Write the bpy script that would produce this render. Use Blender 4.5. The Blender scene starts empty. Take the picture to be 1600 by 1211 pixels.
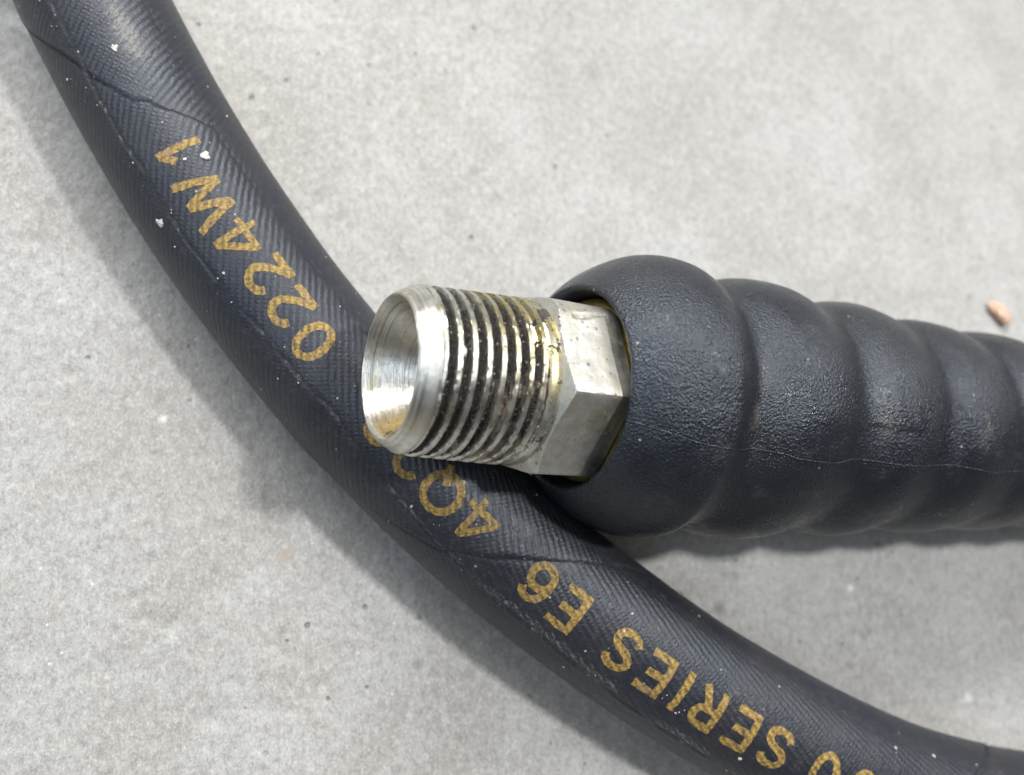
import bpy, bmesh, math, random
import numpy as np
from mathutils import Vector, Matrix

# ------------------------------------------------------------------ camera, world, lamps, exposure
MM = 0.001
scene = bpy.context.scene
col = scene.collection
CAM = np.array([-37.43, -26.70, 120.34])
CR = np.array([0.95685418, -0.06293848, 0.28367028])
CU = np.array([0.0, 0.97625942, 0.21660458])
CF = np.array([0.29056854, 0.207259, -0.93413791])
cd = bpy.data.cameras.new('camera')
cd.sensor_width = 36.0
cd.lens = 27.0
cd.clip_start = 0.005
cd.clip_end = 50.0
cd.dof.use_dof = True
cd.dof.focus_distance = 0.097
cd.dof.aperture_fstop = 14.0
cam = bpy.data.objects.new('camera', cd)
m = Matrix.Identity(4)
for i in range(3):
    m[i][0] = CR[i]; m[i][1] = CU[i]; m[i][2] = -CF[i]; m[i][3] = CAM[i] * MM
cam.matrix_world = m
col.objects.link(cam)
scene.camera = cam

world = bpy.data.worlds.new('World')
scene.world = world
world.use_nodes = True
bg = world.node_tree.nodes['Background']
bg.inputs['Color'].default_value = (0.76, 0.73, 0.69, 1)
bg.inputs['Strength'].default_value = 0.16


def area_lamp(name, loc, target, power, size, size_y=None, color=(1, 1, 1), shape='RECTANGLE'):
    ld = bpy.data.lights.new(name, 'AREA')
    ld.energy = power
    ld.color = color
    ld.shape = shape
    ld.size = size
    if size_y:
        ld.size_y = size_y
    o = bpy.data.objects.new(name, ld)
    o.location = loc
    o.rotation_euler = (Vector(target) - Vector(loc)).to_track_quat('-Z', 'Y').to_euler()
    col.objects.link(o)
    return o


# workshop lamp high on the right: the sharp shadows to the lower left
area_lamp('workshop_lamp', (0.44, 0.115, 1.00), (0, 0, 0), 9.4, 0.085, shape='DISK', color=(1.0, 0.99, 0.97))
# wide bright doorway beyond the upper right, ceiling tube beyond the top of the frame, pale ceiling overhead
area_lamp('doorway_lamp', (1.12, 0.74, 0.88), (0.0, 0.0, 0), 6.0, 0.8, 0.6, color=(1.0, 0.995, 0.98))
area_lamp('ceiling_tube_lamp', (-0.35, 1.15, 0.98), (0.0, 0.0, 0), 35.0, 1.2, 0.22, color=(1.0, 0.985, 0.96))
area_lamp('ceiling_bounce_lamp', (-0.2, 0.1, 2.2), (0, 0, 0), 7.0, 2.4, 2.4, color=(1.0, 0.96, 0.90))
# high workshop window on the left: cool daylight
area_lamp('window_daylight_lamp', (-1.10, -0.05, 1.20), (0, 0, 0), 9.5, 0.7, 0.9, color=(0.70, 0.83, 1.0))
scene.cycles.max_bounces = 6
scene.cycles.diffuse_bounces = 3
scene.cycles.glossy_bounces = 4

vs = scene.view_settings
vs.view_transform = 'Standard'
vs.look = 'None'
vs.exposure = -0.10
vs.gamma = 1.0
vs.use_curve_mapping = False

rng = np.random.default_rng(7)
random.seed(7)


# ------------------------------------------------------------------ node helper
class NT:
    def __init__(self, name):
        self.mat = bpy.data.materials.new(name)
        self.mat.use_nodes = True
        self.t = self.mat.node_tree
        self.b = self.t.nodes['Principled BSDF']

    def n(self, typ, **kw):
        nd = self.t.nodes.new(typ)
        for k, v in kw.items():
            setattr(nd, k, v)
        return nd

    def lk(self, a, b):
        self.t.links.new(a, b)

    def val(self, sock, v):
        if isinstance(v, bpy.types.NodeSocket):
            self.lk(v, sock)
        else:
            sock.default_value = v

    def math(self, op, a, b=0.0, clamp=False):
        nd = self.n('ShaderNodeMath', operation=op, use_clamp=clamp)
        self.val(nd.inputs[0], a); self.val(nd.inputs[1], b)
        return nd.outputs[0]

    def attr(self, name, out='Fac'):
        return self.n('ShaderNodeAttribute', attribute_name=name).outputs[out]

    def coord(self, scale=(1000, 1000, 1000), out='Object', rot=(0, 0, 0)):
        tc = self.n('ShaderNodeTexCoord').outputs[out]
        return self.map(tc, scale, rot)

    def map(self, vec, scale=(1, 1, 1), rot=(0, 0, 0), loc=(0, 0, 0)):
        mp = self.n('ShaderNodeMapping')
        self.lk(vec, mp.inputs['Vector'])
        mp.inputs['Scale'].default_value = scale
        mp.inputs['Rotation'].default_value = rot
        mp.inputs['Location'].default_value = loc
        return mp.outputs[0]

    def noise(self, vec, scale, detail=3.0, rough=0.55, dist=0.0):
        nd = self.n('ShaderNodeTexNoise')
        self.lk(vec, nd.inputs['Vector'])
        nd.inputs['Scale'].default_value = scale
        nd.inputs['Detail'].default_value = detail
        nd.inputs['Roughness'].default_value = rough
        nd.inputs['Distortion'].default_value = dist
        return nd.outputs['Fac']

    def voro(self, vec, scale, feature='F1', rand=1.0, out='Distance'):
        nd = self.n('ShaderNodeTexVoronoi', feature=feature)
        self.lk(vec, nd.inputs['Vector'])
        nd.inputs['Scale'].default_value = scale
        nd.inputs['Randomness'].default_value = rand
        return nd.outputs[out]

    def ramp(self, fac, a, b, lo=0.0, hi=1.0):
        nd = self.n('ShaderNodeMapRange', interpolation_type='SMOOTHSTEP')
        self.val(nd.inputs['Value'], fac)
        nd.inputs['From Min'].default_value = a
        nd.inputs['From Max'].default_value = b
        nd.inputs['To Min'].default_value = lo
        nd.inputs['To Max'].default_value = hi
        return nd.outputs['Result']

    def mix(self, fac, a, b, blend='MIX'):
        nd = self.n('ShaderNodeMix', data_type='RGBA', blend_type=blend)
        self.val(nd.inputs[0], fac)
        for s, v in ((nd.inputs[6], a), (nd.inputs[7], b)):
            if isinstance(v, tuple) and len(v) == 3:
                v = (*v, 1)
            self.val(s, v)
        return nd.outputs[2]

    def bump(self, height, dist, strength=1.0, normal=None):
        nd = self.n('ShaderNodeBump')
        self.lk(height, nd.inputs['Height'])
        nd.inputs['Distance'].default_value = dist * MM
        self.val(nd.inputs['Strength'], strength)
        if normal is not None:
            self.lk(normal, nd.inputs['Normal'])
        return nd.outputs[0]

    def done(self, color=None, rough=None, normal=None, metal=None, spec=None):
        for k, v in (('Base Color', color), ('Roughness', rough), ('Normal', normal), ('Metallic', metal), ('Specular IOR Level', spec)):
            if v is None:
                continue
            if isinstance(v, tuple) and len(v) == 3:
                v = (*v, 1)
            self.val(self.b.inputs[k], v)
        return self.mat


# ------------------------------------------------------------------ mesh helpers (millimetres in, metres out)
def new_obj(name, me, mat, parent=None, base=None):
    o = bpy.data.objects.new(name, me)
    if mat:
        me.materials.append(mat)
    col.objects.link(o)
    if parent is not None:
        o.parent = parent
    return o


def mesh_from(name, V, Fq, base=(0, 0, 0), smooth=True, attrs=None, vec_attrs=None):
    V = (np.asarray(V, float) - np.asarray(base, float)) * MM
    Fq = np.asarray(Fq, np.int32)
    me = bpy.data.meshes.new(name)
    k = Fq.shape[1]
    me.vertices.add(len(V)); me.vertices.foreach_set('co', V.astype(np.float32).ravel())
    me.loops.add(Fq.size); me.loops.foreach_set('vertex_index', Fq.ravel())
    me.polygons.add(len(Fq))
    me.polygons.foreach_set('loop_start', np.arange(0, Fq.size, k, dtype=np.int32))
    me.polygons.foreach_set('loop_total', np.full(len(Fq), k, np.int32))
    me.polygons.foreach_set('use_smooth', np.full(len(Fq), smooth, bool))
    me.update(calc_edges=True)
    for nm, a in (attrs or {}).items():
        at = me.attributes.new(nm, 'FLOAT', 'POINT'); at.data.foreach_set('value', np.asarray(a, np.float32).ravel())
    for nm, a in (vec_attrs or {}).items():
        at = me.attributes.new(nm, 'FLOAT_VECTOR', 'POINT'); at.data.foreach_set('vector', np.asarray(a, np.float32).ravel())
    return me


def grid_faces(n, mm, wrap=False):
    i = np.arange(n - 1)[:, None]
    j = np.arange(mm if wrap else mm - 1)[None, :]
    j2 = (j + 1) % mm
    a = i * mm + j; b = i * mm + j2; c = (i + 1) * mm + j2; d = (i + 1) * mm + j
    return np.stack([a, b, c, d], -1).reshape(-1, 4)


def hash2(ix, iy, seed=0):
    h = (ix * 374761393 + iy * 668265263 + seed * 974634777) & 0xFFFFFFFF
    h = ((h ^ (h >> 13)) * 1274126177) & 0xFFFFFFFF
    return ((h ^ (h >> 16)) & 0xFFFF) / 65535.0


def vnoise(x, y, seed=0):
    x = np.asarray(x, float); y = np.asarray(y, float)
    ix = np.floor(x).astype(np.int64); iy = np.floor(y).astype(np.int64)
    fx = x - ix; fy = y - iy
    fx = fx * fx * (3 - 2 * fx); fy = fy * fy * (3 - 2 * fy)
    a = hash2(ix, iy, seed); b = hash2(ix + 1, iy, seed); c = hash2(ix, iy + 1, seed); d = hash2(ix + 1, iy + 1, seed)
    return (a * (1 - fx) + b * fx) * (1 - fy) + (c * (1 - fx) + d * fx) * fy


def fbm(x, y, seed=0, o=4):
    v = 0; a = .5; t = 0
    for k in range(o):
        v = v + a * vnoise(x * 2 ** k, y * 2 ** k, seed + k); t += a; a *= .5
    return v / t


def sstep(x, a, b):
    t = np.clip((x - a) / (b - a), 0, 1)
    return t * t * (3 - 2 * t)


def tag(o, label=None, cat=None, group=None, kind=None):
    for k, v in (('label', label), ('category', cat), ('group', group), ('kind', kind)):
        if v:
            o[k] = v
    return o


def empty(name, base):
    o = bpy.data.objects.new(name, None)
    o.empty_display_size = 0.01
    o.location = Vector(base) * MM
    col.objects.link(o)
    return o


def catmull(C, step):
    C = np.asarray(C, float)
    out = []
    Eh = np.vstack([2 * C[0] - C[1], C, 2 * C[-1] - C[-2]])
    t = np.linspace(0, 1, 60, endpoint=False)[:, None]
    for i in range(1, len(Eh) - 2):
        p0, p1, p2, p3 = Eh[i - 1:i + 3]
        out.append(.5 * ((2 * p1) + (-p0 + p2) * t + (2 * p0 - 5 * p1 + 4 * p2 - p3) * t * t + (-p0 + 3 * p1 - 3 * p2 + p3) * t ** 3))
    out = np.vstack(out + [C[-1:]])
    L = np.r_[0, np.cumsum(np.linalg.norm(np.diff(out, axis=0), axis=1))]
    n = int(L[-1] / step) + 1
    tt = np.linspace(0, L[-1], n)
    return tt, np.stack([np.interp(tt, L, out[:, k]) for k in range(C.shape[1])], 1)


# ------------------------------------------------------------------ concrete floor
def mat_concrete():
    t = NT('brushed_concrete')
    v = t.coord()
    big = t.noise(v, 0.03, 5, 0.62)
    mid = t.noise(v, 0.13, 6, 0.70)
    fine = t.noise(t.map(v, (1.15, .8, 1)), .85, 4, 0.68)
    grit = t.noise(t.map(v, (1.2, .8, 1)), 2.7, 3, 0.7, .3)
    streak = t.noise(t.map(v, (1.3, 0.22, 1), (0, 0, 0.1)), 0.8, 5, 0.7, .6)
    c = t.mix(t.ramp(big, .36, .64), (.300, .292, .272), (.365, .361, .350))
    c = t.mix(t.ramp(mid, .46, .64, 0, .26), c, (.410, .406, .396))
    c = t.mix(t.ramp(mid, .49, .36, 0, .26), c, (.250, .243, .228))
    c = t.mix(t.ramp(fine, .49, .36, 0, .44), c, (.200, .195, .184))
    c = t.mix(t.ramp(fine, .53, .66, 0, .36), c, (.50, .497, .488))
    c = t.mix(t.ramp(grit, .54, .66, 0, .46), c, (.56, .557, .548))
    c = t.mix(t.ramp(grit, .46, .34, 0, .46), c, (.155, .151, .142))
    c = t.mix(t.ramp(streak, .47, .36, 0, .28), c, (.215, .210, .198))
    # pinholes and tiny sand grains
    hole = t.voro(v, 0.36)
    hsel = t.voro(v, 0.36, out='Color')
    sel = t.n('ShaderNodeSeparateColor'); t.lk(hsel, sel.inputs[0])
    pin = t.math('MULTIPLY', t.ramp(t.math('ADD', hole, t.math('MULTIPLY', t.math('SUBTRACT', fine, .5), .25)), .17, .07), t.ramp(sel.outputs[0], .80, 1.0))
    c = t.mix(t.math('MULTIPLY', pin, .62), c, (.10, .097, .092))
    gr = t.voro(v, 0.8)
    gsel = t.n('ShaderNodeSeparateColor'); t.lk(t.voro(v, 0.8, out='Color'), gsel.inputs[0])
    grain = t.math('MULTIPLY', t.ramp(gr, .20, .10), t.ramp(gsel.outputs[1], .972, .98))
    c = t.mix(t.math('MULTIPLY', grain, .6), c, (.72, .72, .70))
    c = t.mix(t.attr('stain_dark'), c, (.135, .133, .138))
    c = t.mix(t.attr('stain_light'), c, (.78, .78, .77))
    c = t.mix(t.attr('stain_tan'), c, (.32, .26, .19))
    h = t.math('ADD', t.math('MULTIPLY', fine, .7), t.math('MULTIPLY', grit, .35))
    h = t.math('ADD', h, t.math('MULTIPLY', streak, .25))
    h = t.math('SUBTRACT', h, t.math('MULTIPLY', pin, .9))
    nrm = t.bump(h, 0.26, .85)
    rgh = t.ramp(mid, .3, .7, .50, .40)
    return t.done(c, rgh, nrm, spec=.5)


def build_floor():
    inner_x = np.arange(-92, 152.01, 0.5)
    inner_y = np.arange(-92, 112.01, 0.5)
    ox = np.array([-900, -500, -300, -200, -150, -120, -104], float)
    px = np.array([164, 185, 230, 330, 550, 950], float)
    xs = np.r_[ox, inner_x, px]
    ys = np.r_[np.array([-900, -500, -300, -200, -140, -112, -100], float), inner_y, np.array([122, 140, 180, 280, 500, 900], float)]
    X, Y = np.meshgrid(xs, ys, indexing='ij')
    win = sstep(X, -92, -80) * (1 - sstep(X, 140, 152)) * sstep(Y, -92, -80) * (1 - sstep(Y, 100, 112))
    Z = (fbm(X / 9, Y / 9, 3) - .5) * .28 + (fbm(X / 2.2, Y / 2.6, 11, 2) - .5) * .16 + (fbm(X / 1.1, Y / 1.3, 13, 2) - .5) * .12
    # shallow chips and pocks in the trowelled skin
    pits = [(-55, -33, 1.0, .35), (-57, -30, .7, .3), (-52, -34, .9, .3), (-46, -47, 1.6, .3), (-50, -41, 1.1, .25), (-41, -46, .9, .25),
            (-60, -39, 1.3, .3), (-63, -20, .9, .25), (-66, 2, .9, .3), (-58, 9, .8, .3), (-72, 22, .9, .3), (-38, -38, .8, .25), (-31, -44, 1.0, .2)]
    for k in range(150):
        pits.append((rng.uniform(-85, 140), rng.uniform(-85, 100), rng.uniform(.35, .8), rng.uniform(.1, .3)))
    for (a, b, r, d) in pits:
        q = ((X - a) ** 2 + (Y - b) ** 2) / r ** 2
        Z -= d * np.exp(-q)
    Z = (Z - Z.max()) * win - .02
    dark = np.zeros_like(X); light = np.zeros_like(X); tan = np.zeros_like(X)
    for (a, b, r, s) in ((34.5, -38.5, 1.2, .75), (38.5, -33.5, .8, .25), (-46.5, 17.8, .9, .35), (-54.1, -1.4, .8, .35), (-27.4, 29.3, 1.0, .35), (-4.5, 39.4, 1.1, .4),
                         (-17.5, -42.5, .8, .55), (-8, 30, 1.4, .15), (-70, 28.4, 1.0, .4), (-50, -42, 1.0, .2), (-31, 33, .9, .35), (55, 55, 2.2, .12), (20, 62, 2.0, .14), (42, 40, 2.6, .12),
                         (-46, -26.5, .9, .25), (-37, -36, .7, .35), (64, -45, 1.0, .3), (50, -48, .8, .25)):
        q = ((X - a) ** 2 + (Y - b) ** 2) / r ** 2
        dark = np.maximum(dark, s * np.exp(-q * q))
    for (a, b, rx, ry, s) in ((-76, 58.3, 2.4, 1.3, .8), (-73.8, 56.6, 1.6, .9, .75), (38.6, -41.2, .5, .5, .8), (61.8, -37.1, .7, .6, .9), (84, -58.4, .9, .8, .8), (85, -32, .7, .6, .6), (-53.7, -4.6, .5, .6, .8), (-68, 13, .5, .4, .8)):
        q = ((X - a) / rx) ** 2 + ((Y - b) / ry) ** 2
        light = np.maximum(light, s * np.exp(-q * q) * (fbm(X / .8, Y / .8, 31, 2) * 1.2))
    q = ((X + 36.4) ** 2 + (Y + 25.3) ** 2) / 1.15 ** 2
    tan = .5 * np.exp(-q ** 3)
    for (a, b, r, s) in ((-66, -30.5, .7, .3), (50, 22, 1.1, .3), (-12, 52, 1.2, .2)):
        tan = np.maximum(tan, s * np.exp(-((X - a) ** 2 + (Y - b) ** 2) / r ** 2))
    V = np.stack([X, Y, Z], -1).reshape(-1, 3)
    Fq = grid_faces(len(xs), len(ys))
    me = mesh_from('concrete_floor', V, Fq, attrs={'stain_dark': dark, 'stain_light': np.clip(light, 0, 1), 'stain_tan': tan})
    o = new_obj('concrete_floor', me, mat_concrete())
    return tag(o, 'pale grey brushed concrete floor under the hoses', kind='structure')


build_floor()

# ------------------------------------------------------------------ printed hose
R = 10.1
HC = [(-103.02, 133.2), (-98.56, 125.38), (-94.18, 117.52), (-89.88, 109.62), (-85.65, 101.67), (-81.51, 93.68), (-77.45, 85.65), (-73.46, 77.58), (-69.56, 69.47),
      (-65.74, 61.32), (-61.72, 52.52), (-57.48, 43.74), (-52.98, 35.06), (-48.17, 26.53), (-43.02, 18.21), (-37.53, 10.13), (-31.7, 2.31), (-25.53, -5.25), (-19.03, -12.52),
      (-12.22, -19.52), (-5.13, -26.24), (2.23, -32.67), (9.84, -38.82), (17.67, -44.67), (25.72, -50.21), (33.98, -55.41), (42.46, -60.23), (51.16, -64.63), (60.12, -68.52),
      (69.37, -71.82), (78.01, -74.33), (86.79, -76.31), (95.67, -77.77), (104.62, -78.69), (113.62, -79.08), (122.61, -78.92), (131.59, -78.23), (140.5, -76.99), (149.33, -75.23),
      (158.03, -72.94), (166.58, -70.13), (174.95, -66.81)]
HS, HQ = catmull(HC, 0.3)
HT = np.gradient(HQ, axis=0); HT /= np.linalg.norm(HT, axis=1)[:, None]
HB = np.stack([-HT[:, 1], HT[:, 0]], 1)

SEAM = [([-200, -90, -64, -48.5, -38.5, -34.5, -16, -1.5, 40, 90, 200], [60, 88, 94.5, 99, 102.5, 104.3, 109.5, 111.5, 119, 127, 150]),
        ([-200, -90, -75, -62, -49.5, -34, 4, 23, 60, 90, 200], [130, 160, 168, 174.5, 180.3, 183.5, 192.3, 197.3, 207, 215, 240]),
        ([-200, -90, 35, 79.5, 200], [225, 245, 269.6, 278, 300])]
LEFT = ([0, 91.5, 100.8, 108.3, 117.5, 130, 139.5, 149, 159.8, 168.5, 185.5, 195.8, 203.8, 211, 240, 400], [-37, -37, -36, -37.5, -38, -38, -35.5, -33.5, -32, -39, -50, -50, -52, -56, -60, -60])
RIGHT = ([0, 95.5, 101.8, 110.3, 118.3, 124, 132.8, 142, 151.3, 170, 400], [29, 29, 32, 32.5, 29, 30, 31, 34, 30, 32, 32])


def hose_fields(s, ph):
    """s (mm along), ph (deg from the top, + towards upper right) -> radius, rib vector, rib mask, wear"""
    jag = (vnoise(s * 1.1, ph * .1, 5) - .5)
    fl = np.interp(s, *LEFT) + jag * 1.5 + (vnoise(s * .23, 0 * s, 6) - .5) * 3
    fr = np.interp(s, *RIGHT) + jag * 1.3 + (vnoise(s * .2, 0 * s + 9, 8) - .5) * 3
    c = R * np.radians(ph)
    dl = R * np.radians(ph - fl); dr = R * np.radians(ph - fr)
    sb = [np.interp(ph, a, b) + (vnoise(ph * .12, 0 * ph + k, 21 + k) - .5) * .7 for k, (a, b) in enumerate(SEAM)]
    r = R + (fbm(s / 14, ph / 40, 41, 3) - .5) * .22
    brk = sstep(vnoise(s * .35, 0 * s + 3, 12), .28, .55)
    # longitudinal wrap creases
    r -= .15 * np.exp(-(dl / .2) ** 2) * (.25 + .75 * brk)
    r += .10 * np.exp(-((dl + .55) / .35) ** 2) * brk
    r -= .10 * sstep(-dl, 0, .5) * (1 - sstep(-dl, 3, 8))
    r -= .13 * np.exp(-(dr / .2) ** 2) * sstep(vnoise(s * .3, 0 * s + 7, 14), .3, .6) * (1 - sstep(s, 150, 185))
    r -= .06 * sstep(dr, 0, .6)
    # diagonal overlaps of the wrapping tape
    d1 = s - sb[0]; a1 = 1 - sstep(ph, -26, 4)
    r -= a1 * .13 * np.exp(-(d1 / .4) ** 2) * (1 - .6 * sstep(ph, -36, -24))
    r += a1 * .22 * np.where(d1 < 0, np.exp(d1 / 3.5), 0) * sstep(-d1, 0, .5)
    d2 = s - sb[1]; a2 = 1 - .75 * sstep(ph, -30, 10)
    r -= a2 * .15 * np.exp(-(d2 / .4) ** 2)
    r += a2 * .26 * np.where(d2 < 0, np.exp(d2 / 4.0), 0) * sstep(-d2, 0, .5)
    d3 = s - sb[2]
    r -= .22 * np.exp(-(d3 / .35) ** 2)
    r += .18 * np.where(d3 < 0, np.exp(d3 / 5.0), 0) * sstep(-d3, 0, .5)
    g = np.where(d1 < 0, 55, np.where(d2 < 0, 40, 24)) + 0 * s
    g = np.where(dl < 0, g + 12, g)
    g = np.radians(g)
    u = s * np.sin(g) + c * np.cos(g); v = s * np.cos(g) - c * np.sin(g)
    mask = np.where(dl < 0, .30, 1 - .65 * sstep(dr, -2, 1.5))
    near = np.minimum(np.abs(d1), np.abs(d2))
    mask = mask * (0.35 + .65 * sstep(near, .3, 1.8)) * np.where(d2 > 0, .62, 1.0)
    wear = .60 * np.exp(-((dl + .1) / .45) ** 2) * sstep(vnoise(s * .8, 0 * s + 2, 17), .42, .75)
    wear = np.maximum(wear, .56 * np.exp(-((dl - .7) / 1.5) ** 2) * sstep(s, 172, 186) * (1 - sstep(s, 262, 280)) * (.35 + .65 * sstep(fbm(s * .16, ph * .03, 18, 2), .40, .60)))
    wear = np.maximum(wear, .80 * np.exp(-((s - 100) / 9) ** 2 - ((ph - 4) / 12) ** 2))
    wear = np.maximum(wear, .30 * np.exp(-(dr / .4) ** 2) * (1 - sstep(s, 150, 180)))
    wear = np.maximum(wear, .45 * np.exp(-((s - 226) / 10) ** 2 - ((ph - 3) / 9) ** 2))
    wear = np.maximum(wear, .42 * np.exp(-((s - 110) / 4) ** 2 - ((ph - 27) / 6) ** 2))
    wear = np.maximum(wear, .25)
    return r, np.stack([u, v, 0 * u], -1), mask, wear


def hose_points(s, ph, lift=0.0):
    r, rib, mask, wear = hose_fields(s, ph)
    a = np.radians(ph)
    x = np.interp(s, HS, HQ[:, 0]); y = np.interp(s, HS, HQ[:, 1])
    bx = np.interp(s, HS, HB[:, 0]); by = np.interp(s, HS, HB[:, 1])
    rr = r + lift
    P = np.stack([x + rr * np.sin(a) * bx, y + rr * np.sin(a) * by, R + .06 + rr * np.cos(a)], -1)
    return P, rib, mask, wear


def rib_height(t):
    rib = t.attr('rib', 'Vector')
    wob = t.noise(rib, .5, 2, .5)
    sp = t.n('ShaderNodeSeparateXYZ'); t.lk(rib, sp.inputs[0])
    u = t.math('ADD', sp.outputs[0], t.math('MULTIPLY', wob, .45))
    wave = t.math('SINE', t.math('MULTIPLY', u, 2 * math.pi / .90))
    wave = t.math('MULTIPLY', t.math('ADD', wave, 1.0), .5)
    bead = t.math('MULTIPLY', t.math('ADD', t.math('SINE', t.math('MULTIPLY', sp.outputs[1], 2 * math.pi / .55)), 1.0), .5)
    return rib, wave, bead


def mat_hose():
    t = NT('wrapped_black_rubber')
    rib, wave, bead = rib_height(t)
    mask = t.attr('ribmask'); wear = t.attr('wear')
    v = t.coord()
    n1 = t.noise(v, .12, 4, .6); n2 = t.noise(v, 2.2, 3, .6); n3 = t.noise(v, .9, 4, .7)
    fib = t.noise(t.map(rib, (1.0, .25, 1)), 5.0, 3, .7)
    c = t.mix(t.ramp(n1, .3, .7), (.0140, .0160, .025), (.0235, .0235, .028))
    c = t.mix(t.ramp(n3, .50, .72, 0, .4), c, (.062, .058, .058))
    # rub marks: pale abrasion that sits on the rib tops
    thr = t.math('ADD', t.math('MULTIPLY', wear, .62), t.math('MULTIPLY', wave, .10))
    thr = t.math('ADD', thr, t.math('MULTIPLY', t.math('SUBTRACT', fib, .5), .95))
    thr = t.math('ADD', thr, t.math('MULTIPLY', t.math('SUBTRACT', n2, .5), .5))
    rub = t.ramp(thr, .34, .62)
    c = t.mix(t.math('MULTIPLY', rub, .62), c, (.33, .315, .29))
    # stray dust
    d = t.voro(v, .62); ds = t.n('ShaderNodeSeparateColor'); t.lk(t.voro(v, .62, out='Color'), ds.inputs[0])
    dust = t.math('MULTIPLY', t.ramp(d, .13, .06), t.ramp(ds.outputs[0], .90, .92))
    c = t.mix(t.math('MULTIPLY', dust, .75), c, (.48, .45, .40))
    h = t.math('ADD', t.math('MULTIPLY', wave, mask), t.math('MULTIPLY', t.math('MULTIPLY', bead, wave), .45))
    h = t.math('MULTIPLY', h, t.ramp(t.noise(v, .22, 3, .6), .32, .62, .35, 1.0))
    nrm = t.bump(h, .085, .75)
    nrm = t.bump(t.math('ADD', n2, fib), .10, .6, nrm)
    rgh = t.math('ADD', t.ramp(n3, .3, .7, .36, .50), t.math('MULTIPLY', rub, .3))
    t.b.inputs['Specular Tint'].default_value = (.84, .91, 1.0, 1)
    return t.done(c, rgh, nrm, spec=.62)


def mat_print():
    t = NT('gold_print')
    rib, wave, bead = rib_height(t)
    v = t.coord()
    n = t.noise(v, 2.6, 3, .65); n1 = t.noise(v, .30, 3, .6)
    k = t.math('ADD', t.math('MULTIPLY', wave, .16), t.math('MULTIPLY', bead, .04))
    k = t.math('ADD', k, t.math('MULTIPLY', n, 1.5))
    c = t.mix(t.ramp(k, .62, 1.15), (.15, .094, .034), (.40, .272, .064))
    c = t.mix(t.ramp(n1, .50, .70, 0, .7), c, (.27, .175, .100))
    wornk = t.math('ADD', t.noise(v, 1.5, 5, .75), t.math('MULTIPLY', wave, .14))
    c = t.mix(t.ramp(wornk, .52, .38, 0, .9), c, (.04, .038, .040))
    h = t.math('ADD', wave, t.math('MULTIPLY', t.math('MULTIPLY', bead, wave), .35))
    nrm = t.bump(h, .07, .7)
    return t.done(c, .55, nrm, spec=.4)


hose_root = empty('printed_hose', (-30, 0, 0))
hose_base = np.array([-30., 0, 0])
tag(hose_root, 'long black rubber hose with gold lettering, lying on the concrete under the metal fitting', 'hose')


def build_hose():
    na = 236
    ph = np.linspace(-180, 180, na, endpoint=False)
    S, PH = np.meshgrid(HS, ph, indexing='ij')
    P, rib, mask, wear = hose_points(S, PH)
    P[..., 2] = np.maximum(P[..., 2], .01)
    me = mesh_from('rubber_cover', P.reshape(-1, 3), grid_faces(len(HS), na, True)[:, ::-1], hose_base,
                   attrs={'ribmask': mask, 'wear': wear}, vec_attrs={'rib': rib.reshape(-1, 3)})
    new_obj('rubber_cover', me, mat_hose(), hose_root)


build_hose()

# printed characters: each one a thin film following the round of the hose
LETTERS = [('1', 118.3, -6.0), ('W', 125.6, -9.0), ('4', 132.3, -6.0), ('2', 138.3, -4.5), ('2', 143.5, -5.5), ('0', 148.9, -8.0), ('2', 163.3, -9.5), ('2', 169.0, -11.5),
           ('Q', 174.8, -15.0), ('4', 180.8, -13.0), ('6', 192.3, -17.5), ('E', 197.8, -18.5), ('S', 207.0, -19.0), ('E', 212.8, -19.0), ('I', 217.3, -19.0),
           ('R', 221.8, -19.5), ('E', 227.6, -19.0), ('S', 233.3, -18.0), ('0', 241.6, -17.0), ('0', 247.9, -17.0)]


def arc(cx, cy, rx, ry, a0, a1, n=22):
    return [(cx + rx * math.cos(math.radians(a)), cy + ry * math.sin(math.radians(a))) for a in np.linspace(a0, a1, n)]


def smooth(pts):
    return [tuple(p) for p in catmull(np.array(pts), .03)[1]]


GLYPH = {
    '0': [arc(0, 0, .275, .415, 90, 450, 44)],
    '1': [[(.08, .5), (.08, -.5)], [(.08, .40), (-.20, .16)]],
    '2': [smooth(arc(0, .16, .265, .255, 165, -28, 14) + [(.05, -.17), (-.15, -.33), (-.255, -.40)]), [(-.33, -.415), (.33, -.415)]],
    '4': [[(.15, -.5), (.15, .5)], [(.13, .46), (-.37, -.20)], [(-.44, -.22), (.40, -.22)]],
    'W': [[(-.56, .5), (-.28, -.47)], [(-.28, -.45), (0, .42)], [(0, .42), (.28, -.45)], [(.28, -.47), (.56, .5)]],
    'Q': [arc(0, 0, .40, .415, 90, 450, 48), [(.04, -.16), (.27, -.56)]],
    '6': [arc(0, -.15, .265, .265, 90, 450, 36), smooth([(-.262, -.17), (-.255, .06), (-.18, .30), (-.02, .41), (.15, .38), (.25, .24)])],
    'E': [[(-.24, -.5), (-.24, .5)], [(-.22, .415), (.32, .415)], [(-.22, .01), (.24, .01)], [(-.22, -.415), (.32, -.415)]],
    'S': [smooth([(.27, .22), (.20, .36), (0, .415), (-.20, .36), (-.265, .21), (-.17, .06), (0, .0), (.18, -.07), (.27, -.21), (.20, -.36), (0, -.415), (-.20, -.36), (-.28, -.22)])],
    'I': [[(0, .5), (0, -.5)]],
    'R': [[(-.24, -.5), (-.24, .5)], [(-.22, .415), (.06, .415)] + arc(.06, .205, .21, .21, 88, -88, 16) + [(.06, -.005), (-.22, -.005)], [(.02, -.02), (.29, -.5)]],
}
STROKE = .178


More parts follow.
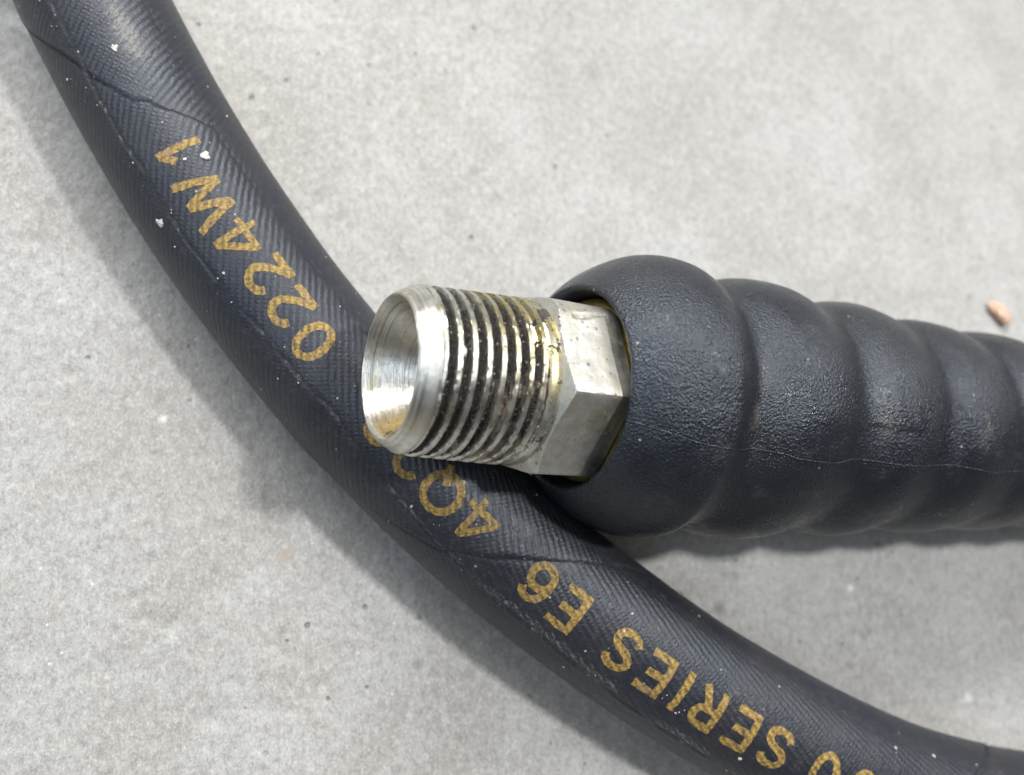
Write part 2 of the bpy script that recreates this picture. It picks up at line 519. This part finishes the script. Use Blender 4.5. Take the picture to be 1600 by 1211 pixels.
def stroke_mesh(pts, w):
    pts = np.array(pts, float)
    closed = np.linalg.norm(pts[0] - pts[-1]) < 1e-6
    L = np.r_[0, np.cumsum(np.linalg.norm(np.diff(pts, axis=0), axis=1))]
    n = max(3, int(L[-1] / .045) + 1)
    tt = np.linspace(0, L[-1], n)
    P = np.stack([np.interp(tt, L, pts[:, k]) for k in range(2)], 1)
    T = np.gradient(P, axis=0)
    if closed:
        T[0] = T[-1] = P[1] - P[-2]
    T /= np.linalg.norm(T, axis=1)[:, None]
    N = np.stack([-T[:, 1], T[:, 0]], 1)
    offs = np.linspace(-.5, .5, 6) * w
    V = P[:, None, :] + offs[None, :, None] * N[:, None, :]
    return V.reshape(-1, 2), grid_faces(n, 6)


def build_letters():
    mat = mat_print()
    hgt = 6.15
    for ch, s0, p0 in LETTERS:
        Vs = []; Fs = []; Ls = []; n0 = 0
        for k, st in enumerate(GLYPH[ch]):
            V, Fq = stroke_mesh(st, STROKE * (.86 if ch == '4' else 1.0))
            Vs.append(V); Fs.append(Fq + n0); Ls.append(np.full(len(V), .03 + .007 * k)); n0 += len(V)
        co = np.vstack(Vs) * hgt
        Fq = np.vstack(Fs)
        lift = np.concatenate(Ls)
        jx = (vnoise(co[:, 0] * 2.6 + s0, co[:, 1] * 2.6, 71) - .5) * .20
        jy = (vnoise(co[:, 0] * 2.6 + s0, co[:, 1] * 2.6, 72) - .5) * .20
        s = s0 - (co[:, 0] + jx)
        ph = p0 - np.degrees((co[:, 1] + jy) / R)
        P, rib, mask, wear = hose_points(s, ph, lift)
        me = mesh_from('printed_character', P, Fq, hose_base, attrs={'ribmask': mask, 'wear': wear}, vec_attrs={'rib': rib})
        new_obj('printed_character', me, mat, hose_root)


build_letters()

# ------------------------------------------------------------------ hose end: threaded fitting in its ribbed boot
M0 = np.array([-24.97, -4.67, 32.10])
AX = np.array([12.2, -6.25, 22.25]) - M0
AX /= np.linalg.norm(AX)
end_base = np.array([12.0, -6.3, 0.0])
end_root = empty('hose_end', end_base)
tag(end_root, 'threaded steel hose end with hexagon, sleeved in a thick black ribbed rubber boot', 'hose fitting')
# frame: VD points from the axis to the viewer's side, WD up the picture
hexc = M0 + AX * 24
VD = CAM - hexc; VD -= AX * (VD @ AX); VD /= np.linalg.norm(VD)
WD = np.cross(AX, VD)
if WD @ CU < 0:
    WD = -WD


def ring_pts(t, r, ang):
    """t, r, ang arrays -> world mm; ang from viewer's side towards picture-up"""
    return M0 + t[..., None] * AX + (r * np.cos(ang))[..., None] * VD + (r * np.sin(ang))[..., None] * WD


def face_out(F):
    return F


def orient(me):
    bm = bmesh.new(); bm.from_mesh(me)
    bmesh.ops.recalc_face_normals(bm, faces=bm.faces)
    bm.to_mesh(me); bm.free()


def steel_base(t, v, tint=.5):
    n1 = t.noise(v, .16, 4, .6); n2 = t.noise(v, .75, 4, .65)
    c = t.mix(t.ramp(n2, .3, .75), (.56, .55, .51), (.75, .745, .70))
    c = t.mix(t.ramp(n1, .48, .66, 0, tint), c, (.66, .585, .33))
    return c, n1, n2


def mat_seat():
    t = NT('turned_steel')
    v = t.coord()
    c, n1, n2 = steel_base(t, v, .55)
    ax = t.attr('axial')
    cmb = t.n('ShaderNodeCombineXYZ'); t.lk(ax, cmb.inputs[0]); t.lk(t.attr('turn'), cmb.inputs[1])
    rings = t.noise(t.map(cmb.outputs[0], (1, .04, 1)), 3.4, 5, .8)
    c = t.mix(t.ramp(rings, .48, .40, 0, .60), c, (.24, .22, .185))
    c = t.mix(t.attr('grime_gleam'), c, (.35, .23, .055))  # golden reflection low in the cone painted as colour, with yellowish oil
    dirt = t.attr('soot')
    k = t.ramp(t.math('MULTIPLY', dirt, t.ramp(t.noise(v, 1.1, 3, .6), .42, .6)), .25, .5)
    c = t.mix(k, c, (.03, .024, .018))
    nrm = t.bump(t.ramp(rings, .38, .60), .022, .8)
    nrm = t.bump(n2, .03, .25, nrm)
    rgh = t.math('ADD', t.ramp(rings, .3, .7, .30, .42), t.math('MULTIPLY', k, .2))
    return t.done(c, rgh, nrm, t.math('SUBTRACT', 1.0, t.math('MULTIPLY', k, .9)))


def mat_thread():
    t = NT('grimy_thread_steel')
    v = t.coord()
    c, n1, n2 = steel_base(t, v, .6)
    c = t.mix(t.math('MULTIPLY', t.attr('oil'), t.ramp(n2, .35, .60, 0, .9)), c, (.48, .40, .13))
    g = t.attr('grime_gleam')
    pat = t.noise(v, .30, 4, .65); fine = t.noise(v, 2.0, 4, .7)
    k = t.math('ADD', g, t.math('MULTIPLY', t.math('SUBTRACT', pat, .5), 2.1))
    k = t.math('ADD', k, t.math('MULTIPLY', t.math('SUBTRACT', fine, .5), .9))
    mask = t.ramp(k, .44, .56)
    pink = t.attr('paste')
    gc = t.mix(t.ramp(pat, .3, .7), (.010, .009, .008), (.035, .028, .022))
    gc = t.mix(t.math('MULTIPLY', pink, t.ramp(fine, .38, .55)), gc, (.36, .29, .22))
    wornb = t.ramp(t.noise(v, 1.5, 4, .7), .57, .64, 0, .85)
    c = t.mix(wornb, c, (.10, .085, .065))
    sw = t.voro(v, 2.0); ssel = t.n('ShaderNodeSeparateColor'); t.lk(t.voro(v, 2.0, out='Color'), ssel.inputs[0])
    painted_glints = t.math('MULTIPLY', t.ramp(sw, .30, .16), t.ramp(ssel.outputs[0], .78, .86))
    gc = t.mix(painted_glints, gc, (.52, .50, .45))  # sparkles on the black grime painted in as pale specks
    c = t.mix(mask, c, gc)
    film = t.noise(v, 2.9, 4, .7)
    nrm = t.bump(film, .55, t.math('MULTIPLY', mask, .9))
    nrm = t.bump(t.math('ADD', n2, fine), .022, .7, nrm)
    rgh = t.math('SUBTRACT', t.ramp(n2, .3, .7, .26, .44), t.math('MULTIPLY', mask, .15))
    return t.done(c, rgh, nrm, t.math('SUBTRACT', 1.0, mask), spec=.7)


def mat_hex():
    t = NT('zinc_plated_hexagon')
    v = t.coord()
    c, n1, n2 = steel_base(t, v, .35)
    n3 = t.noise(v, .22, 5, .65)
    c = t.mix(t.ramp(n3, .42, .68, 0, .55), c, (.40, .385, .35))
    p = t.voro(v, .95); ps = t.n('ShaderNodeSeparateColor'); t.lk(t.voro(v, .95, out='Color'), ps.inputs[0])
    pit = t.math('MULTIPLY', t.ramp(p, .34, .12), t.math('MULTIPLY', t.ramp(ps.outputs[0], .35, .7), t.ramp(n1, .34, .50)))
    p2 = t.voro(v, .30); ps2 = t.n('ShaderNodeSeparateColor'); t.lk(t.voro(v, .30, out='Color'), ps2.inputs[0])
    drop = t.math('MULTIPLY', t.ramp(p2, .19, .13), t.ramp(ps2.outputs[1], .80, .84))
    sc1 = t.noise(t.map(v, (.25, 3.2, 1.2), (.4, .2, .5)), 1.6, 3, .6)
    c = t.mix(t.ramp(sc1, .60, .68, 0, .5), c, (.30, .285, .25))
    dk = t.math('MAXIMUM', t.math('MULTIPLY', pit, .75), drop)
    c = t.mix(dk, c, (.06, .052, .045))
    scr = t.noise(t.map(v, (1, 1, 1), (0.3, 0.5, 0.9)), 3.0, 3, .6)
    nrm = t.bump(t.math('SUBTRACT', t.math('ADD', scr, t.math('MULTIPLY', n2, .6)), t.math('MULTIPLY', dk, 1.2)), .035, .6)
    rgh = t.math('ADD', t.ramp(n3, .3, .7, .42, .58), 0.0)
    return t.done(c, rgh, nrm, t.math('SUBTRACT', 1.0, t.math('MULTIPLY', dk, .8)))


def mat_ferrule():
    t = NT('yellow_zinc')
    v = t.coord()
    n = t.noise(v, .5, 4, .6)
    c = t.mix(t.ramp(n, .3, .7), (.22, .16, .05), (.42, .33, .13))
    return t.done(c, .38, t.bump(n, .06, .5), .85)


PITCH = 1.814
TS = 2.3          # first groove
TE = 15.9         # end of thread


def build_fitting():
    # --- mouth: lip, outer chamfer, inner cone and bore
    prof = []   # (t, r)
    prof += [(TS + .35, 9.35), (TS + .05, 9.95), (TS - .2, 10.12), (TS - .45, 10.13)]
    for f in np.linspace(0, 1, 10):
        prof.append((1.75 - f * 1.45, 10.08 - f * 1.02))
    prof += [(.18, 8.97), (.08, 8.88), (.03, 8.76), (.0, 8.74), (.0, 8.60), (.06, 8.52)]
    for f in np.linspace(.02, 1, 40):
        prof.append((.10 + 6.6 * f, 8.50 - 3.75 * f))
    prof += [(6.9, 4.65), (7.5, 4.6), (12, 4.6), (26, 4.6)]
    prof = np.array(prof)
    prof[:, 0] -= np.where(prof[:, 0] < 1.0, .2, 0)
    na = 192
    ang = np.linspace(0, 2 * np.pi, na, endpoint=False)
    T, A = np.meshgrid(prof[:, 0], ang, indexing='ij')
    Rr = np.repeat(prof[:, 1][:, None], na, 1)
    # small nicks on the lip
    Rr = Rr + (fbm(A * 14, T * 1.3, 51, 2) - .5) * .05
    P = ring_pts(T, Rr, A)
    idx = np.arange(len(prof))[:, None] + 0 * A
    inner = (idx > 20)
    grime_gleam = np.where(inner, sstep(-np.cos(A + 2.25), .35, .95) * sstep(T, -.2, .6), 0) * .85
    grime_gleam = np.where(inner, sstep(np.cos(A + 1.5), .55, .98) * sstep(T, 0, .8) * .9, 0)  # where the painted golden reflection and oil sit
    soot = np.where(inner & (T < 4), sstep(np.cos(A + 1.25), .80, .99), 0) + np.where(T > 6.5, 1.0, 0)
    me = mesh_from('seat_mouth', P.reshape(-1, 3), grid_faces(len(prof), na, True), end_base,
                   attrs={'axial': T + Rr * .6, 'turn': A * 2, 'grime_gleam': grime_gleam, 'soot': soot})
    orient(me)
    me.polygons.foreach_set('use_smooth', np.full(len(me.polygons), True, bool))
    me.set_sharp_from_angle(angle=math.radians(28))
    mouth = new_obj('cone_seat', me, mat_seat(), end_root)
    # --- thread
    tt = np.arange(TS - .3, TE + .01, .055)
    na = 220
    ang = np.linspace(0, 2 * np.pi, na, endpoint=False)
    T, A = np.meshgrid(tt, ang, indexing='ij')
    crest = 10.28 + (T - TS) * .043
    ph = ((T - TS) / PITCH - A / (2 * np.pi)) % 1.0
    # groove profile: 0 crest .. 1 root
    tri = 1 - np.abs(ph - .5) * 2
    gro = np.clip((tri - .34) / .24, 0, 1)
    depth = 1.12
    startf = sstep(T, TS - .3, TS + .3)
    endf = 1 - sstep(T, TE - 2.4, TE - .3)
    fadein = sstep((T - TS) / PITCH - A / (2 * np.pi) * 0, -.1, .25)
    rr = crest - depth * gro * (.35 + .65 * endf) * fadein
    # battered crests, packed dirt in the grooves
    bat = fbm(T * 1.6, A * 12, 61, 3)
    rr -= (1 - gro) * .07 * sstep(bat, .60, .72)
    pack = fbm(T * .8 + 3, A * 3.2, 63, 4)
    lump = fbm(T * 3.0, A * 26, 64, 3)
    upper = .5 + .5 * np.cos(A - .25)       # viewer's side holds the black paste
    packf = gro * sstep(pack + .25 * upper, .42, .75)
    rr += packf * (.05 + .30 * (lump - .4))
    rr -= .45 * (1 - sstep(T, TS - .3, TS + .15))
    P = ring_pts(T, rr, A)
    grime_gleam = np.minimum(gro * 2.2, 1) * (.12 + .88 * sstep(pack + .36 * upper - .018 * (T - 6), .46, .70)) - (1 - np.minimum(gro * 2.2, 1)) * .22
    grime_gleam *= (1 - .30 * sstep(np.sin(A), .55, .95))
    grime_gleam -= .10 * sstep(T, 12, 16)
    grime_gleam -= .42 * gro * sstep(-np.sin(A), .45, .85) * sstep(fbm(T * .7, A * 4, 68, 3), .36, .56)
    paste = sstep(T, 8.6, 10.5) * sstep(-np.sin(A), -.15, .35) * sstep(fbm(T * .5, A * 2.2, 67, 3), .34, .50)
    me = mesh_from('thread', P.reshape(-1, 3), grid_faces(len(tt), na, True), end_base, attrs={'grime_gleam': grime_gleam, 'paste': paste, 'oil': .95 * sstep(np.sin(A), -.15, .5) * sstep(T, 5, 11)})
    orient(me)
    me.polygons.foreach_set('use_smooth', np.full(len(me.polygons), True, bool))
    me.set_sharp_from_angle(angle=math.radians(30))
    new_obj('thread', me, mat_thread(), end_root)
    # --- collar between thread and hexagon
    prof = np.array([(TE - .4, 10.35), (TE, 10.62), (TE + .25, 10.72), (TE + .9, 10.75), (TE + 1.15, 10.78), (TE + 1.3, 10.66), (TE + 1.5, 10.60), (TE + 2.2, 10.60)])
    na = 128
    ang = np.linspace(0, 2 * np.pi, na, endpoint=False)
    T, A = np.meshgrid(prof[:, 0], ang, indexing='ij')
    Rr = np.repeat(prof[:, 1][:, None], na, 1)
    me = mesh_from('collar', ring_pts(T, Rr, A).reshape(-1, 3), grid_faces(len(prof), na, True), end_base,
                   attrs={'grime_gleam': np.clip(.10 + .5 * sstep(np.sin(A), -.1, .8), 0, .5), 'paste': 0 * A, 'oil': .95 * sstep(np.sin(A), -.5, .3)})
    orient(me)
    me.polygons.foreach_set('use_smooth', np.full(len(me.polygons), True, bool))
    new_obj('collar', me, bpy.data.materials['grimy_thread_steel'], end_root)
    # --- hexagon with turned chamfer and worn corners
    AF = 11.05
    ROT = math.radians(-1.0)
    h0, h1 = TE + 1.6, 27.2
    ts = np.r_[np.linspace(h0, h0 + 2.2, 26), np.linspace(h0 + 2.4, h1 - 1.4, 14), np.linspace(h1 - 1.3, h1, 14)]
    na = 360
    ang = np.linspace(0, 2 * np.pi, na, endpoint=False)
    T, A = np.meshgrid(ts, ang, indexing='ij')
    loc = ((A - ROT + math.pi / 6) % (math.pi / 3)) - math.pi / 6      # 0 at a corner
    flat = AF / np.cos(math.pi / 6 - np.abs(loc))
    wearc = .30 + 1.2 * np.exp(-(((A - (ROT + math.pi / 3)) / .35) ** 2))
    corner = AF / math.cos(math.pi / 6) - wearc * .45
    k = 5.0
    rr = -np.log(np.exp(-k * flat) + np.exp(-k * corner)) / k
    cone = 10.72 + (T - h0) * 2.1
    cone2 = 12.45 + (h1 - T) * 1.6
    rr = np.minimum(rr, np.minimum(cone, cone2))
    rr = rr + (fbm(T * .7, A * 9, 81, 3) - .5) * .07
    # a hammered bruise near the upper corner
    br = np.exp(-((A - (ROT + math.pi / 3 - .11 - .05 * np.sin((T - h0) * .55))) / .022) ** 2) * sstep(T, h0 + 2.2, h0 + 3) * (1 - sstep(T, h1 - 2.2, h1 - 1.4))
    rr = rr - br * .30
    P = ring_pts(T, rr, A)
    # close front and back onto the axis
    front = ring_pts(np.full((1, na), h0), np.full((1, na), 10.0), A[:1]); back = ring_pts(np.full((1, na), h1), np.full((1, na), 8.0), A[:1])
    P = np.concatenate([front, P, back], 0)
    me = mesh_from('hexagon', P.reshape(-1, 3), grid_faces(len(ts) + 2, na, True), end_base)
    orient(me)
    me.polygons.foreach_set('use_smooth', np.full(len(me.polygons), True, bool))
    me.set_sharp_from_angle(angle=math.radians(24))
    new_obj('hexagon', me, mat_hex(), end_root)
    # --- yellow zinc ferrule behind the hexagon, down in the boot
    prof = np.array([(27.0, 8.0), (27.6, 11.4), (27.7, 11.9), (28.0, 12.4), (28.6, 12.6), (36, 12.7), (44, 12.7)])
    na = 96
    ang = np.linspace(0, 2 * np.pi, na, endpoint=False)
    T, A = np.meshgrid(prof[:, 0], ang, indexing='ij')
    Rr = np.repeat(prof[:, 1][:, None], na, 1)
    me = mesh_from('ferrule', ring_pts(T, Rr, A).reshape(-1, 3), grid_faces(len(prof), na, True), end_base)
    orient(me)
    me.polygons.foreach_set('use_smooth', np.full(len(me.polygons), True, bool))
    new_obj('ferrule', me, mat_ferrule(), end_root)


build_fitting()


def mat_boot():
    t = NT('grained_black_rubber')
    v = t.coord()
    n1 = t.noise(v, .07, 4, .6)
    gr = t.noise(v, 3.6, 3, .6, .6)
    cell = t.voro(v, 3.0, 'SMOOTH_F1')
    n2 = t.noise(v, .35, 4, .65)
    c = t.mix(t.ramp(n1, .3, .7), (.0080, .0095, .0155), (.0150, .016, .0205))
    dustm = t.ramp(n2, .55, .78, 0, .35)
    c = t.mix(dustm, c, (.085, .080, .075))
    d = t.voro(v, .50); ds = t.n('ShaderNodeSeparateColor'); t.lk(t.voro(v, .50, out='Color'), ds.inputs[0])
    dust = t.math('MULTIPLY', t.ramp(d, .12, .05), t.ramp(ds.outputs[0], .90, .92))
    c = t.mix(t.math('MULTIPLY', dust, .7), c, (.40, .36, .28))
    tan = t.attr('scuff')
    sk = t.ramp(t.math('MULTIPLY', tan, t.noise(v, .8, 3, .6)), .30, .62, 0, .30)
    c = t.mix(sk, c, (.16, .145, .115))
    h = t.math('ADD', t.math('MULTIPLY', cell, .9), t.math('MULTIPLY', gr, .9))
    nrm = t.bump(h, .17, t.ramp(t.noise(v, .09, 3, .6), .36, .60, .55, .9))
    rgh = t.ramp(n2, .3, .75, .24, .42)
    t.b.inputs['Specular Tint'].default_value = (.80, .89, 1.0, 1)
    return t.done(c, rgh, nrm, spec=.68)


def build_boot():
    pts = [M0 + AX * 16, M0 + AX * 25.4, np.array([12.2, -6.25, 22.25]), (22.9, -7.25, 20.75), (31.6, -8.0, 20.0), (44.1, -9.05, 19.2), (52.1, -9.6, 18.65),
           (61.9, -10.6, 18.1), (70.1, -11.25, 17.6), (79.3, -11.6, 17.3), (89, -12.35, 17.05), (98, -13.0, 16.75), (106, -13.6, 16.4), (113.5, -14.2, 16.1), (121, -14.8, 15.6),
           (128, -15.2, 15.2), (140, -16, 14.0), (160, -16, 12.0), (185, -13, 10.6), (215, -6, 10.2), (250, 6, 10.2)]
    W, Q = catmull(np.array([np.asarray(p, float) for p in pts]), .22)

    def warc(i):
        p = np.asarray(pts[i], float)
        return W[np.argmin(np.linalg.norm(Q - p, axis=1))]
    w_lip = warc(1); w_bulb = warc(2)
    val = [(W[np.argmin(abs(Q[:, 0] - x))], rv) for x, rv in ((18.6, 16.8), (37.8, 16.5), (53.6, 16.0), (69.0, 15.6), (83.5, 15.1), (97, 15.0), (109, 14.4), (120, 13.2))]
    pk = [19.55, 18.5, 17.55, 16.95, 16.4, 15.9, 15.2]
    w_end = val[-1][0] + 2.5
    sel = (W >= w_lip - .01) & (W <= w_end)
    w = W[sel]
    r = np.zeros_like(w)
    A0 = 15.8
    for i, x in enumerate(w):
        if x <= val[0][0]:
            if x < w_bulb:
                a0 = (w_bulb - w_lip) / math.sqrt(1 - (14.0 / 20.05) ** 2)
                r[i] = 20.05 * math.sqrt(max(0, 1 - ((x - w_bulb) / a0) ** 2))
            else:
                f = (x - w_bulb) / (val[0][0] - w_bulb)
                r[i] = val[0][1] + (20.05 - val[0][1]) * (1 - f ** 2.3)
        elif x >= val[-1][0]:
            r[i] = val[-1][1]
        else:
            for k in range(len(val) - 1):
                if val[k][0] <= x <= val[k + 1][0]:
                    f = (x - val[k][0]) / (val[k + 1][0] - val[k][0])
                    b = val[k][1] * (1 - f) + val[k + 1][1] * f
                    top = pk[k] - .5 * (val[k][1] + val[k + 1][1])
                    r[i] = b + top * (1 - abs(2 * f - 1) ** 2.3)
                    break
    # soften the grooves
    ker = np.exp(-(np.arange(-14, 15) * .22 / 1.5) ** 2); ker /= ker.sum()
    rs = np.convolve(np.pad(r, 14, mode='edge'), ker, mode='valid')
    ker = np.exp(-(np.arange(-50, 51) * .22 / 5.5) ** 2); ker /= ker.sum()
    rflat = np.convolve(np.pad(r, 50, mode='edge'), ker, mode='valid')
    bl = sstep(w, w_lip + 2, w_lip + 6)
    r = r * (1 - bl) + rs * bl
    T = np.gradient(Q, axis=0); T /= np.linalg.norm(T, axis=1)[:, None]
    # frames carried along the curve
    V = np.zeros_like(Q); V[0] = VD
    for i in range(len(Q)):
        v = V[i - 1] if i else VD
        v = v - T[i] * (v @ T[i]); V[i] = v / np.linalg.norm(v)
    U = np.cross(T, V)
    if U[0] @ CU < 0:
        U = -U
    Qs, Vs, Us, Ts = Q[sel], V[sel], U[sel], T[sel]
    na = 260
    ang = np.linspace(0, 2 * np.pi, na, endpoint=False)
    # inner sleeve and rounded lip before the outer skin
    lip = [(8.0, 12.85), (3.0, 12.95), (1.0, 13.1), (.4, 13.25), (.05, 13.5), (-.06, 13.75)]
    rows = []
    for (dw, rr) in lip:
        rows.append(Qs[0] + Ts[0] * dw + rr * (np.cos(ang)[:, None] * Vs[0] + np.sin(ang)[:, None] * Us[0]))
    lump = 0
    for i in range(len(w)):
        lumps = (fbm(w[i] / 9 + 0 * ang, ang * 2.2, 91, 2) - .5) * .35
        calm = .80 * np.exp(-(((ang + .45 + np.pi) % (2 * np.pi) - np.pi) / .85) ** 2) * sstep(w[i], w_bulb, w_bulb + 5)
        rr = r[i] * (1 - calm) + rflat[i] * calm + lumps * sstep(w[i], w_lip, w_lip + 4)
        rows.append(Qs[i] + rr[:, None] * (np.cos(ang)[:, None] * Vs[i] + np.sin(ang)[:, None] * Us[i]))
    P = np.array(rows)
    P[..., 2] = np.maximum(P[..., 2], .05)
    n = len(rows)
    wfull = np.r_[np.full(len(lip), w[0]), w]
    Wg, Ag = np.meshgrid(wfull, ang, indexing='ij')
    sc = np.zeros_like(Wg)
    for (dw, a, sw, sa) in ((19, -.02, 2.2, .22), (42, .05, 2.5, .28), (61, .02, 2.2, .3), (16, .95, 3, .3)):
        sc = np.maximum(sc, np.exp(-((Wg - w_lip - dw) / sw) ** 2 - (((Ag + np.pi) % (2 * np.pi) - np.pi - a) / sa) ** 2))
    me = mesh_from('rubber_boot', P.reshape(-1, 3), grid_faces(n, na, True), end_base, attrs={'scuff': sc})
    orient(me)
    me.polygons.foreach_set('use_smooth', np.full(len(me.polygons), True, bool))
    boot = new_obj('rubber_boot', me, mat_boot(), end_root)
    boot['label'] = 'thick black ribbed rubber bend-protection boot with grained skin'
    # moulding flash along the viewer's side
    rows = []
    na2 = 6
    a2 = np.linspace(0, 2 * np.pi, na2, endpoint=False)
    for i in range(2, len(w)):
        base_a = math.radians(-17 + 5 * math.exp(-(w[i] - w_lip) / 12)) + (vnoise(np.array(w[i] * .3), np.array(0.), 95) - .5) * .03
        er = math.cos(base_a) * Vs[i] + math.sin(base_a) * Us[i]
        et = -math.sin(base_a) * Vs[i] + math.cos(base_a) * Us[i]
        lump = (fbm(np.array(w[i] / 9), np.array((base_a % (2 * math.pi)) * 2.2), 91, 2) - .5) * .35 * sstep(np.array(w[i]), w_lip, w_lip + 4)
        h = .05 + .12 * float(vnoise(np.array(w[i] * .55), np.array(4.), 96)) * float(sstep(np.array(w[i]), w_lip + 10, w_lip + 26))
        ca = .80 * math.exp(-((base_a + .45) / .85) ** 2) * float(sstep(np.array(w[i]), w_bulb, w_bulb + 5))
        c = Qs[i] + er * (r[i] * (1 - ca) + rflat[i] * ca + float(lump))
        rows.append([c + er * h * math.cos(x) + et * .11 * math.sin(x) for x in a2])
    me = mesh_from('moulding_line', np.array(rows).reshape(-1, 3), grid_faces(len(rows), na2, True), end_base, attrs={'scuff': np.full(len(rows) * na2, .22)})
    orient(me)
    me.polygons.foreach_set('use_smooth', np.full(len(me.polygons), True, bool))
    new_obj('moulding_line', me, bpy.data.materials['grained_black_rubber'], boot)
    # the hose that leaves the boot, beyond the right edge of the picture
    sel2 = (W > w_end - 3)
    ang = np.linspace(0, 2 * np.pi, 48, endpoint=False)
    Qh, Vh, Uh = Q[sel2][::4], V[sel2][::4], U[sel2][::4]
    P = Qh[:, None, :] + R * (np.cos(ang)[None, :, None] * Vh[:, None, :] + np.sin(ang)[None, :, None] * Uh[:, None, :])
    P[..., 2] = np.maximum(P[..., 2], .02)
    S, A = np.meshgrid(np.arange(len(Qh)) * .88, ang, indexing='ij')
    me = mesh_from('hose_tail', P.reshape(-1, 3), grid_faces(len(Qh), 48, True), end_base,
                   attrs={'ribmask': 0 * S + .7, 'wear': 0 * S + .15}, vec_attrs={'rib': np.stack([S * .64 + R * A * .77, S * .77 - R * A * .64, 0 * S], -1).reshape(-1, 3)})
    orient(me)
    me.polygons.foreach_set('use_smooth', np.full(len(me.polygons), True, bool))
    new_obj('hose_tail', me, bpy.data.materials['wrapped_black_rubber'], end_root)


build_boot()


# ------------------------------------------------------------------ small loose things
def mat_plain(name, a, b, rough, scale=1.5, spec=.5):
    t = NT(name)
    v = t.coord()
    n = t.noise(v, scale, 3, .6)
    return t.done(t.mix(t.ramp(n, .3, .7), a, b), rough, t.bump(n, .1, .4), spec=spec)


def build_pebble():
    bm = bmesh.new()
    bmesh.ops.create_icosphere(bm, subdivisions=4, radius=1.0)
    d = Vector((.72, -.69, 0)); e = Vector((.69, .72, 0))
    for v in bm.verts:
        p = v.co
        taper = 1 - .38 * p.x * (1 if p.x < 0 else .4) * -1
        k = 1 + (float(fbm(np.array(p.x * 1.3 + 4), np.array(p.y * 1.3 + p.z), 23, 2)) - .5) * .35
        q = d * (p.x * 3.1 * k) + e * (p.y * 1.9 * (1 + .25 * p.x) * k)
        z = p.z * 1.05 * (1 + .35 * p.x) * k
        v.co = Vector((q.x, q.y, max(z, -.6))) * MM
    me = bpy.data.meshes.new('pebble'); bm.to_mesh(me); bm.free()
    for f in me.polygons:
        f.use_smooth = True
    o = new_obj('pebble', me, mat_plain('peach_pebble', (.46, .27, .18), (.62, .43, .33), .2, .6))
    o.location = Vector((109.3, 16.4, .62)) * MM
    tag(o, 'small shiny peach coloured pebble on the concrete above the ribbed boot', 'pebble')


build_pebble()


def flake_mesh(name, size, thick, seed):
    r = random.Random(seed)
    n = 11
    top = []; bot = []
    for k in range(n):
        a = 2 * math.pi * k / n + r.uniform(-.25, .25)
        q = size * r.uniform(.5, 1.1)
        top.append((q * math.cos(a) * .9, q * math.sin(a) * .9, thick * r.uniform(.7, 1.2)))
        bot.append((q * math.cos(a), q * math.sin(a), -thick * .4))
    V = np.array(top + bot + [(0, 0, thick * 1.25)])
    F = []
    for k in range(n):
        k2 = (k + 1) % n
        F.append((n + k, n + k2, k2)); F.append((n + k, k2, k)); F.append((k, k2, 2 * n))
    return V, np.array(F)


def build_flakes():
    mat = mat_plain('white_crumb', (.38, .37, .34), (.62, .61, .58), .8, 3.0)
    for (s, ph, size, seed, lab) in ((120.3, 8.5, .72, 3, 'white square crumb on the hose beside the printed 1'),
                                     (124.3, -51.0, .68, 5, 'white crumb on the dark left flank of the hose level with the printed W'),
                                     (102.0, -9.0, .60, 8, 'pale crumb on the scuffed upper end of the hose')):
        P, _, _, _ = hose_points(np.array([s]), np.array([ph]), .05)
        a = math.radians(ph)
        b = Vector((float(np.interp(s, HS, HB[:, 0])), float(np.interp(s, HS, HB[:, 1])), 0))
        nrm = b * math.sin(a) + Vector((0, 0, math.cos(a)))
        V, F = flake_mesh('crumb', size, .16, seed)
        me = mesh_from('crumb', V, F, smooth=False)
        o = new_obj('crumb', me, mat)
        o.location = Vector(P[0]) * MM
        o.rotation_euler = nrm.to_track_quat('Z', 'Y').to_euler()
        tag(o, lab, 'crumb', 'white crumbs on the printed hose')
    # loose grit and fibres over hose and boot: too many and too small to count
    Vs = []; Fs = []; n0 = 0
    r = random.Random(11)
    for k in range(95):
        s = r.uniform(88, 275); ph = r.choice([r.gauss(-38, 14), r.uniform(-60, 60)])
        P, _, _, _ = hose_points(np.array([s]), np.array([ph]), .03)
        V, F = flake_mesh('grit', r.uniform(.05, .15) if r.random() < .88 else r.uniform(.18, .32), .05, 100 + k)
        a = math.radians(ph)
        b = Vector((float(np.interp(s, HS, HB[:, 0])), float(np.interp(s, HS, HB[:, 1])), 0))
        q = (b * math.sin(a) + Vector((0, 0, math.cos(a)))).to_track_quat('Z', 'Y')
        sx = r.uniform(.5, 1.6)
        V = np.array([list(q @ Vector((v[0] * sx, v[1], v[2]))) for v in V]) + P[0]
        Vs.append(V); Fs.append(F + n0); n0 += len(V)
    me = mesh_from('dust_grit', np.vstack(Vs), np.vstack(Fs), smooth=False)
    o = new_obj('dust_grit', me, mat_plain('pale_grit', (.40, .37, .31), (.66, .63, .57), .75, 1.0))
    tag(o, 'fine pale grit scattered over the printed hose', 'grit', kind='stuff')


build_flakes()
